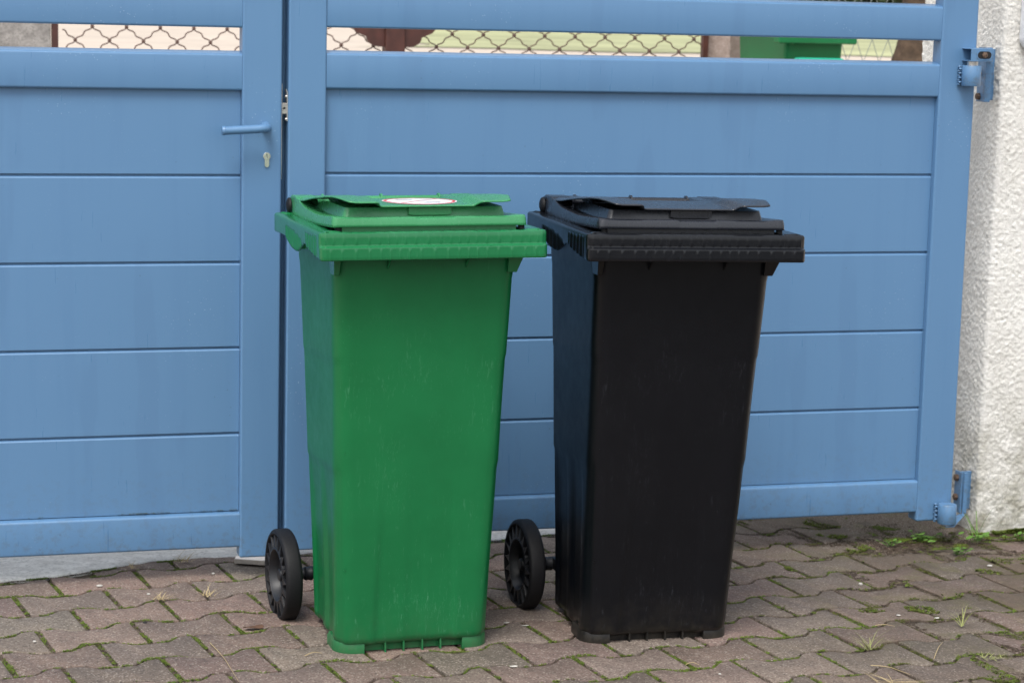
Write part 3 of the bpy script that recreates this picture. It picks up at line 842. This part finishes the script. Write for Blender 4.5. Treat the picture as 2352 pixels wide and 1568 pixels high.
    def edge(yv): return table([(.0, .172), (.13, .187), (.30, .197), (.45, .204), (1., .205)], yv)
    for j in range(nv+1):
        t = j/nv
        for i in range(nu+1):
            q = -1+2*i/nu; x = q*edge(t)
            cen = 1-sm(.098, .113, abs(x))
            yf = .047+.026*cen
            if abs(x) > .155: yf += .012*sm(.155, .19, abs(x))**2
            yb = .500-.045*(1-sm(.124, .134, abs(x))); y = yf+(yb-yf)*t
            z = table(PT, y); cb = 1-sm(.124, .132, abs(x)); cc = cen+(cb-cen)*sm(.16, .30, y)
            z += (table(ZC, y)-z)*cc
            z += .0028*sm(.150, .185, abs(x))*(1-sm(.10, .2, y))
            z -= .0040*sm(.188, .205, abs(x))*sm(.14, .22, y)
            v.append((x, y, z))
    for j in range(nv):
        for i in range(nu): f.append((j*(nu+1)+i, j*(nu+1)+i+1, (j+1)*(nu+1)+i+1, (j+1)*(nu+1)+i))
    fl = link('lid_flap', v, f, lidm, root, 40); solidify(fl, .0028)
    # ---- rubber buffers
    for x in (-.192, .198):
        MB().lathe([(.9372, .0001), (.9372, .0072), (.9470, .0066), (.9470, .0001)], (x, .058, 0), 'z', 20).build('buffer', M['tyre'], lo, 40)
    # ---- axle and wheels
    rw = .1065; wy = .524; rz = rw-.001
    m = MB().tube([(-.232, wy, rz), (.232, wy, rz)], .0095, 18)
    for s in (-1, 1):
        m.lathe([(s*.1600, .0001), (s*.1600, .016), (s*.1640, .0165), (s*.1700, .0150), (s*.1760, .0165), (s*.1800, .0130), (s*.1930, .0130)], (0, wy, rz), 'x', 24)
    m.box(-.158, .158, wy-.115, wy+.012, rz-.012, rz+.014)
    m.build('axle', M['hub'], root, 40)
    for s in (-1, 1):
        wr = empty('wheel', (-.2265 if s < 0 else .2075, wy, rz)); wr.rotation_euler = (0, 0, R(-4.5*s)); wr.parent = root
        h = .0190
        ty = MB()
        prof = [(-h+.002, .094), (-h, .0960), (-h, .1010), (-h+.0035, .1052), (-h+.008, .1065), (h-.008, .1065), (h-.0035, .1052), (h, .1010), (h, .0960), (h-.002, .094)]
        ty.lathe([(a*s, b) for a, b in prof]+[(.004, .092), (-.004, .092)], (0, 0, 0), 'x', 64, close=True)
        ty.build('tyre', M['tyre'], wr, 40)
        hb = MB()
        # outer face: teeth between rim ring and tyre
        hb.lathe([(s*(h-.016), .0940), (s*(h-.018), .0650), (s*(h-.001), .0640), (s*h, .0625), (s*h, .0600), (s*(h-.002), .0590), (s*(h-.006), .0560), (s*(h-.022), .0520), (s*(h-.030), .040),
                  (s*(h-.031), .0170), (s*(h-.014), .0150), (s*(h-.009), .0140), (s*(h-.007), .0115), (s*(h-.0065), .0001)], (0, 0, 0), 'x', 64)
        hb.lathe([(-s*(h-.012), .0940), (-s*(h-.010), .03), (-s*(h+.004), .018), (-s*(h+.004), .0001)], (0, 0, 0), 'x', 48)
        for k in range(18):
            a0 = 2*math.pi*k/18; r0, r1 = .0640, .0945; dw = .120
            def P3(x, r, a): return (x, r*math.cos(a), r*math.sin(a))
            pts = [P3(s*(h-.0005), r0, a0-dw), P3(s*(h-.0005), r0, a0+dw), P3(s*(h-.0008), r1, a0),
                   P3(s*(h-.017), r0, a0-dw), P3(s*(h-.017), r0, a0+dw), P3(s*(h-.017), r1, a0+dw*.15), P3(s*(h-.017), r1, a0-dw*.15)]
            hb.add(pts, [(0, 1, 2), (0, 3, 4, 1), (1, 4, 5, 2), (0, 2, 6, 3), (2, 5, 6)])
        hb.build('wheel_hub', M['hub'], wr, 35)
    return root, fl
def copy_tree(o, parent=None, mat=None):
    c = o.copy(); COL.objects.link(c); c.parent = parent
    for ch in o.children: copy_tree(ch, c)
    return c
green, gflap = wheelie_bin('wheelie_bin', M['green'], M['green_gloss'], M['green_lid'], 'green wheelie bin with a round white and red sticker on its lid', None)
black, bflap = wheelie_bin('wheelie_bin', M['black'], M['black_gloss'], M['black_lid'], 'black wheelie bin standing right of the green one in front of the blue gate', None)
def tip(root, bulb):
    root.rotation_euler[1] = bulb
green.location = (1.1235, -.862, -.001); green.rotation_euler = (R(-1.0), R(-.55), R(-.4))
black.location = (1.6660, -.900, -.006); black.rotation_euler = (R(-.40), R(.42), R(-3.2))
for g_ in ('two wheelie bins in front of the gate',):
    green['group'] = g_; black['group'] = g_
# sticker on the green flap
def sticker():
    m = MB(); c = (.004, .166); z0 = .9916
    def zf(y): return table([(.07, .9862), (.16, .9885), (.25, .9885)], y)
    def disc(r0, r1, dz, mi):
        n = 56
        for k in range(n):
            a, b = 2*math.pi*k/n, 2*math.pi*(k+1)/n
            def p(r, t): y = c[1]+r*math.sin(t); return (c[0]+r*math.cos(t), y, zf(y)+dz)
            rr = [r0+(r1-r0)*i/4 for i in range(5)]
            for ra, rb in zip(rr, rr[1:]):
                m.add([p(ra, a), p(rb, a), p(rb, b), p(ra, b)], [(0, 1, 2, 3)], mi)
    disc(.0005, .0800, .0010, 0); disc(.0705, .0768, .0014, 1)
    def strip(p0, p1, wd, dz, mi):
        p0, p1 = Vector(p0), Vector(p1); n = (p1-p0).normalized(); s = Vector((-n.y, n.x))*wd
        for i in range(10):
            a, b = p0.lerp(p1, i/10), p0.lerp(p1, (i+1)/10)
            m.add([(q.x, q.y, zf(q.y)+dz) for q in (a-s, b-s, b+s, a+s)], [(0, 1, 2, 3)], mi)
    strip((c[0]-.05, c[1]-.05), (c[0]+.05, c[1]+.05), .0016, .0015, 1)
    # faint grey print beneath the bar
    for i, (x0, x1, y) in enumerate(((-.040, -.005, .040), (-.045, -.010, .030), (.008, .040, -.030), (.000, .036, -.040))):
        strip((c[0]+x0, c[1]+y), (c[0]+x1, c[1]+y), .0018, .0013, 2)
    m.build('sticker', None, gflap, 0, [M['white'], M['red'], M['grey']])
sticker()

# ------------------------------------------------------------------ background seen through the gap
def wire_fence(name, label, x0, x1, y, z0, z1, pw, ph, mat, rad, xref, zref, knots=True, straight=False):
    root = empty(name, (x0, y, 0), label=label, cat='fence')
    m = MB(); kn = MB()
    nxp = int((x1-x0)/pw)+2; nrow = int((z1-z0)/ph)+1
    sx = xref-math.floor((xref-x0)/pw)*pw; sz = zref-math.floor((zref-z0)/ph)*ph
    for sgn in (1, -1):
        for i in range(-nrow, nxp+nrow+1):
            pts = []
            for k in range(0, 2*nrow):           # half cells
                a = Vector((sx+i*pw+sgn*k*pw/2, 0, sz+k*ph/2)); b = Vector((sx+i*pw+sgn*(k+1)*pw/2, 0, sz+(k+1)*ph/2))
                if max(a.x, b.x) < x0 or min(a.x, b.x) > x1: continue
                N = 1 if straight else 12
                for q in range(N):
                    t = q/N; w_ = 0 if straight else -.0030*math.sin(4*math.pi*t)
                    p = a.lerp(b, t)+Vector((sgn*w_, sgn*.002, -.6*w_)); pts.append(p-Vector((x0, 0, 0)))
            pts = [p for p in pts if 0 <= p.x <= x1-x0]
            if len(pts) > 2: m.tube(pts, rad, 5, cap=False)
    m.build('wire_mesh', mat, root, 60)
    if knots:
        for i in range(nxp):
            for k in range(2*nrow):
                x = sx+i*pw+(pw/2 if k % 2 else 0); z = sz+k*ph/2
                if x0 < x < x1: kn.lathe([(-.009, .0002), (-.006, .0068), (.006, .0068), (.009, .0002)], (x-x0, 0, z), 'y', 8)
        kn.build('knot', mat, root, 60)['kind'] = 'stuff'
    return root
FY = 3.2
f1 = wire_fence('mesh_fence', 'brown wavy wire mesh fence beyond the gate left of the pinkish pillar', .70, 3.27, FY, .75, 1.55, .1268, .103, M['wire'], .0026, .753, 1.238)
for x in (.677, 3.272):
    bevel(MB().box(x-.70-.011, x-.70+.013, -.015, .015, .0, 1.6).build('post', M['brown'], f1), .002)
def bgpillar(name, x0, x1, y0, y1, mat, label, h=1.62):
    m = MB().box(x0, x1, y0, y1, -.03, h-.08); m.box(x0-.03, x1+.03, y0-.03, y1+.03, h-.08, h)
    tag(bevel(m.build(name, mat), .006, 2), label, 'pillar')
bgpillar('fence_pillar', .28, .662, FY-.02, FY+.3, M['gpillar'], 'grey roughcast fence pillar beyond the gate at the far left')
# two-tone pillar: its long side turned towards the left
mb = MB().poly([(3.292, FY+.05), (3.372, FY-.03), (3.462, FY+.03), (3.40, FY+.16)], -.03, 1.62, 'z')
tag(bevel(mb.build('fence_pillar', M['ppillar']), .006, 2), 'pinkish fence pillar between the wire mesh and the distant green bin', 'pillar')
def plaque_post():
    y = FY-.12; k = (5.15+y)/(5.15+FY)
    root = empty('ornamental_post', (1.979*k, y, 0), label='dark brown post with two scalloped side boards behind the wire mesh', cat='post')
    w_ = .039*k
    bevel(MB().box(-w_, w_, -.02, .05, 0, 1.6).build('post', M['brown'], root), .006)
    for s in (-1, 1):
        o = [(s*w_*1.02, 1.238)]
        for i in range(11):
            a = math.pi/2*i/10; o.append((s*(.058+.050*math.sin(a)), 1.238+.036*(1-math.cos(a))))
        o += [(s*.118, 1.279), (s*.150, 1.292), (s*.165, 1.31), (s*.165, 1.52), (s*w_*1.02, 1.52)]
        MB().poly(o, .0, .02, 'y').build('side_board', M['brown'], root, 30)
plaque_post()
f2 = wire_fence('mesh_fence', 'pale grey diagonal wire fence right of the distant green bin', 3.70, 4.6, 3.5, .6, 1.6, .075, .20, M['greywire'], .0018, 3.75, 1.2, False, True)
for x in (0.0, .9): MB().tube([(x, 0, 0), (x, 0, 1.65)], .016, 10).build('post', M['greywire'], f2)
# plinth and distant green bin
sheet_pl = MB().box(2.9, 4.1, 2.35, 3.12, -.03, .362).build('terrace_step', M['concrete']); tag(sheet_pl, kind='structure')
def distant_bin():
    root = empty('wheelie_bin', (3.36, 2.58, .362), label='distant green wheelie bin seen through the gap above the gate panels', cat='wheelie bin')
    # body corners (front-left, front-right, back-right, back-left), tapering downwards
    tp = [(0, 0), (.262, .035), (.222, .42), (-.036, .40)]; bt = [(.03, .05), (.235, .075), (.20, .36), (.0, .34)]
    v = [(x, y, .02) for x, y in bt]+[(x, y, 1.02) for x, y in tp]
    bevel(link('body', v, [(0,1,2,3), (4,5,6,7), (0,1,5,4), (1,2,6,5), (2,3,7,6), (3,0,4,7)], M['green'], root, 35), .018, 3)
    m = MB().box(-.055, .292, -.045, .0, 0, .075, mat=Matrix.Translation((0, 0, .928)) @ Matrix.Rotation(R(7.6), 4, 'Z'))
    m.box(-.050, .287, -.040, .43, .0755, .095, mat=Matrix.Translation((0, 0, .945)) @ Matrix.Rotation(R(7.6), 4, 'Z'))
    bevel(m.build('rim', M['green'], root), .006, 2)
    for x in (.018, .05): MB().box(x, x+.006, -.028, .02, .925, .95).build('gusset', M['green'], root, 0)
    for x in (-.03, .25): MB().lathe([(-.02, .0001), (-.02, .085), (.02, .085), (.02, .0001)], (x, .37, .085), 'x', 24).build('wheel', M['tyre'], root)
distant_bin()
tq = MB().box(3.33, 3.52, 2.385, 2.44, .366, 1.240)
tag(bevel(tq.build('plastic_board', M['turq']), .012, 3), 'turquoise plastic board standing in front of the distant green bin', 'board')
def tree():
    root = empty('tree', (4.155, 3.1, -.03), label='gnarled brown tree trunk beside the back of the white pillar', cat='tree')
    pts = [(0, 0, 0), (.01, 0, .5), (-.01, 0, 1.0), (.0, .01, 1.25), (.035, 0, 1.42), (.02, 0, 1.9), (-.05, .05, 2.6)]
    rings = []; m = MB()
    P = [Vector(p) for p in pts]; fine = []
    for a, b in zip(P, P[1:]):
        for t in range(8): fine.append(a.lerp(b, t/8))
    m.tube(fine, [.085-.02*i/len(fine)+.008*nz(i, 2, 0, .7) for i in range(len(fine))], 16)
    m.v = [Vector((v.x+.012*nz(v.x*20, v.y*20, v.z*9), v.y+.012*nz(v.x*20+4, v.y*20, v.z*9), v.z)) for v in m.v]
    for k, (dx, dy, dz) in enumerate(((.6, .1, .7), (-.6, .3, .8), (.1, .6, .9), (-.2, -.5, .8))):
        m.tube([(-.03, .03, 2.3+.06*k), (dx*.5, dy*.5, 2.6+dz*.4), (dx, dy, 2.6+dz)], [.04, .028, .012], 8)
    m.build('trunk', M['bark'], root, 60)
    c = MB(); rnd = random.Random(11)
    for _ in range(9000):
        a = rnd.uniform(0, 6.283); e = rnd.uniform(-.6, 1.4); r = 1.05*rnd.uniform(.35, 1)**.6
        x, y, z = r*math.cos(a)*math.cos(e), r*math.sin(a)*math.cos(e), 3.3+.8*r*math.sin(e)
        if nz(x, y, z, 2.2) < -.05: continue
        s = .045; n = Vector((rnd.gauss(0, 1), rnd.gauss(0, 1), rnd.gauss(0, 1))).normalized(); t = n.orthogonal().normalized(); b = n.cross(t)
        p = Vector((x, y, z)); c.add([p-t*s, p+b*s*.5, p+t*s, p-b*s*.5], [(0, 1, 2, 3)])
    c.build('crown', M['leaf'], root, 0)
tree()
def hedge():
    c = MB(); rnd = random.Random(21)
    for _ in range(26000):
        x = rnd.uniform(-6, 22); h = 1.6+.7*nz(x, 0, 0, .5); y = 26+rnd.gauss(0, .5); z = 1.15+rnd.uniform(0, 1)*h*1.3
        s = .14; n = Vector((rnd.gauss(0, 1), rnd.gauss(0, 1)-1, rnd.gauss(0, 1))).normalized(); t = n.orthogonal().normalized(); b = n.cross(t)
        p = Vector((x, y, z)); c.add([p-t*s, p+b*s*.5, p+t*s, p-b*s*.5], [(0, 1, 2, 3)])
    tag(c.build('hedge', M['leaf'], None, 0), 'dark hedge far behind the lawn, above the top gate rail', 'hedge')
hedge()

# ------------------------------------------------------------------ small things on the ground
def tuft(x, y, n, L, mat, label, spread=1., z=0., flat=.5, cat='grass tuft', nm='grass_tuft', seed=0):
    rnd = random.Random(seed+int(x*1000)); m = MB()
    for _ in range(n):
        a = rnd.uniform(0, 6.283); l = L*rnd.uniform(.45, 1.1); wd = rnd.uniform(.0008, .0015)
        up = rnd.uniform(flat*.4, flat*1.5); bend = rnd.uniform(.2, .8); dx, dy = math.cos(a), math.sin(a)
        bx, by = rnd.gauss(0, .006*spread), rnd.gauss(0, .005*spread); pts = []
        for k in range(6):
            t = k/5; rr = l*t; zz = l*(up*t-bend*up*t*t); pts.append(Vector((bx+dx*rr, by+dy*rr+.05*rr*rr, max(.0015, zz+.002))))
        for k in range(5):
            w0 = wd*(1-k/5.2); w1 = wd*(1-(k+1)/5.2); s = Vector((-dy, dx, 0))
            m.add([pts[k]-s*w0, pts[k]+s*w0, pts[k+1]+s*w1, pts[k+1]-s*w1], [(0, 1, 2, 3)])
    o = m.build(nm, mat, None, 0); o.location = (x, y, z); tag(o, label, cat, 'grass tufts in the paving joints'); return o
tuft(.735, .165, 26, .055, M['straw'], 'dry grass tuft on the concrete edge below the left gate leaf', 1.6, .004, .5)
tuft(.605, .125, 18, .035, M['straw'], 'short dry tuft at the corner of a pink paver near the concrete edge', 1.2, .002, .6)
tuft(.640, -.165, 26, .040, M['straw'], 'brown dry tuft between pavers left of the green bin wheel, the nearer of two', 1.4, 0, .5)
tuft(.750, -.150, 18, .050, M['straw'], 'brown dry tuft between pavers just left of the green bin wheel', 1.2, 0, .5)
tuft(1.905, .185, 34, .095, M['grassb'], 'green and straw grass tuft under the gate right of the black bin', 1.4, .002, 1.1)
tuft(2.12, -.88, 18, .075, M['grassb'], 'small grass tuft in a joint at the lower right, right of the black bin foot', 1., 0, .9)
tuft(2.42, -.75, 8, .055, M['grassb'], 'thin upright grass tuft near the right edge', .6, 0, 1.3)
tuft(2.06, -1.115, 34, .075, M['straw'], 'flattened straw tuft at the bottom right of the paving', 2.2, 0, .25)
tuft(2.36, -1.00, 34, .03, M['grassb'], 'mossy grass clump between pavers at the lower right', 2.5, 0, .4)
o = tuft(2.872, .025, 7, .17, M['weed'], 'two long green grass blades at the foot of the white pillar', .8, .0, 1.7)
def weed(x, y, n, s, label, seed):
    rnd = random.Random(seed); m = MB()
    for _ in range(n):
        a = rnd.uniform(0, 6.283); r = abs(rnd.gauss(0, .6))*s*2.4; px, py = r*math.cos(a), r*math.sin(a)*.7; pz = rnd.uniform(.2, 1.)*s*1.2
        m.tube([(px*.3, py*.3, 0), (px*.7, py*.7, pz*.7), (px, py, pz)], .0006, 4, cap=False)
        q = s*.36*rnd.uniform(.7, 1.2); tl = rnd.uniform(-.5, .5); pts = []
        for k in range(7): b = 2*math.pi*k/7; pts.append((px+q*math.cos(b), py+q*math.sin(b), pz+.001+q*math.cos(b)*tl))
        m.add(pts, [tuple(range(7))])
    o = m.build('weed', M['weed'], None, 0); o.location = (x, y, 0.002); tag(o, label, 'weed', 'weeds by the pillar')
weed(2.705, .02, 30, .020, 'small leafy weed under the foot of the right gate stile', 1)
weed(2.842, -.02, 12, .026, 'round leaved weed below the lower gate hinge', 2)
weed(2.735, -.13, 22, .016, 'low green weed on the ground in front of the lower hinge', 3)
weed(2.600, -.01, 18, .014, 'low sprig of weed left of the lower hinge', 4)
weed(2.98, -.02, 20, .016, 'trailing weed in front of the mossy pillar foot', 5)
def chip(x, y, sx, sy, h, mat, label, nm='pebble', cat='pebble', rz=0., seed=1):
    rnd = random.Random(seed); rings = []; n = 9
    for z, k in ((0, .8), (h*.4, 1.), (h*.85, .75), (h, .3)):
        rings.append([(sx*k*math.cos(2*math.pi*i/n)*(.85+.3*rnd.random()), sy*k*math.sin(2*math.pi*i/n)*(.85+.3*rnd.random()), z) for i in range(n)])
    v, f = loft(rings); o = link(nm, v, f, mat, None, 50); o.location = (x, y, .0015+heave(x, y)); o.rotation_euler = (0, 0, rz)
    tag(o, label, cat, 'small stones and flakes on the paving')
def unp(px, py):   # helper: where a stone seen at this spot of the photograph lies on the paving
    v = f_+(px-1176)/5000*r2+(784-py)/5000*u2; s = -1.39/v.z; return v.x*s, -5.15+v.y*s
for i, (px, py, a, b, h, mt, lb) in enumerate((
    (1180, 1532, .011, .005, .004, 'chip', 'white flake between the two bins at the bottom edge'),
    (1163, 1431, .009, .004, .002, 'chip', 'white flake on a paver just right of the green bin foot'),
    (1206, 1437, .012, .005, .001, 'chip', 'pale grey spot of grit left of the black bin foot'),
    (228, 1347, .010, .006, .006, 'chip', 'whitish pebble on the joint below the left gate leaf'),
    (341, 1366, .006, .004, .005, 'chip', 'small white pebble beside the dry tuft'),
    (490, 1319, .006, .005, .005, 'chip', 'rounded pale pebble on the grey paver near the gate stop'),
    (79, 1476, .005, .004, .005, 'chip', 'cream pebble in the joint near the left edge'),
    (333, 1430, .007, .004, .003, 'dark', 'black chip on a pink paver at the left'),
    (1976, 1343, .007, .005, .008, 'chip', 'cream pebble lying on dark moss at the right'),
    (2273, 1303, .010, .006, .005, 'chip', 'white pebble beside the bright moss at the right edge'),
    (2152, 1420, .009, .006, .003, 'chip', 'whitish flake in the soil at the right'),
    (2091, 1220, .007, .005, .005, 'chip', 'small grey pebble in front of the gate stile at the right'),
    (1653, 1550, .004, .004, .004, 'chip', 'tiny white pebble below the black bin'),
    (2063, 1414, .007, .005, .003, 'chip', 'buff pebble near the thin upright grass'))):
    x, y = unp(px, py); chip(x, y, a*.8, b*.8, h*.8, M[mt], lb, seed=i+3)
def dead_leaf():
    x, y = unp(582, 1445); m = MB(); n = 12; v = [(0, 0, .006)]
    for i in range(n): a = 2*math.pi*i/n; v.append((.024*math.cos(a), .010*math.sin(a)*(1+.3*math.cos(3*a)), .003+.003*math.sin(2*a)+.0015))
    o = link('dead_leaf', v, [(0, i+1, (i+1) % n+1) for i in range(n)], M['deadleaf'], None, 0); solidify(o, .0006); o.location = (x, y, .002)
    tag(o, 'curled brown dead leaf on a paver left of the green bin', 'leaf')
dead_leaf()
def straw(px0, py0, px1, py1, label, h=.004):
    a = unp(px0, py0); b = unp(px1, py1); p = Vector((*a, .003)); q = Vector((*b, .004)); mid = p.lerp(q, .5)+Vector((.003, .004, h))
    o = MB().tube([p-p, p.lerp(mid, .5)-p+Vector((0, 0, h*.3)), mid-p, q-p], [.0009, .0009, .0007, .0004], 5).build('straw', M['straw'], None, 60)
    o.location = p; tag(o, label, 'straw', 'dry straws on the paving')
straw(482, 1478, 548, 1568, 'long pale straw at the bottom left of the green bin')
straw(1575, 1528, 1606, 1530, 'short straw on a paver below the black bin')
straw(2000, 1530, 2090, 1552, 'pale straw lying by the flattened tuft at the bottom right')
straw(2010, 1438, 2055, 1441, 'thin straw left of the small grass tuft', .002)
straw(2145, 1515, 2165, 1478, 'upright straw piece right of the mossy clump', .008)
straw(700, 1508, 740, 1503, 'short pale straw lying just left of the green bin corner')
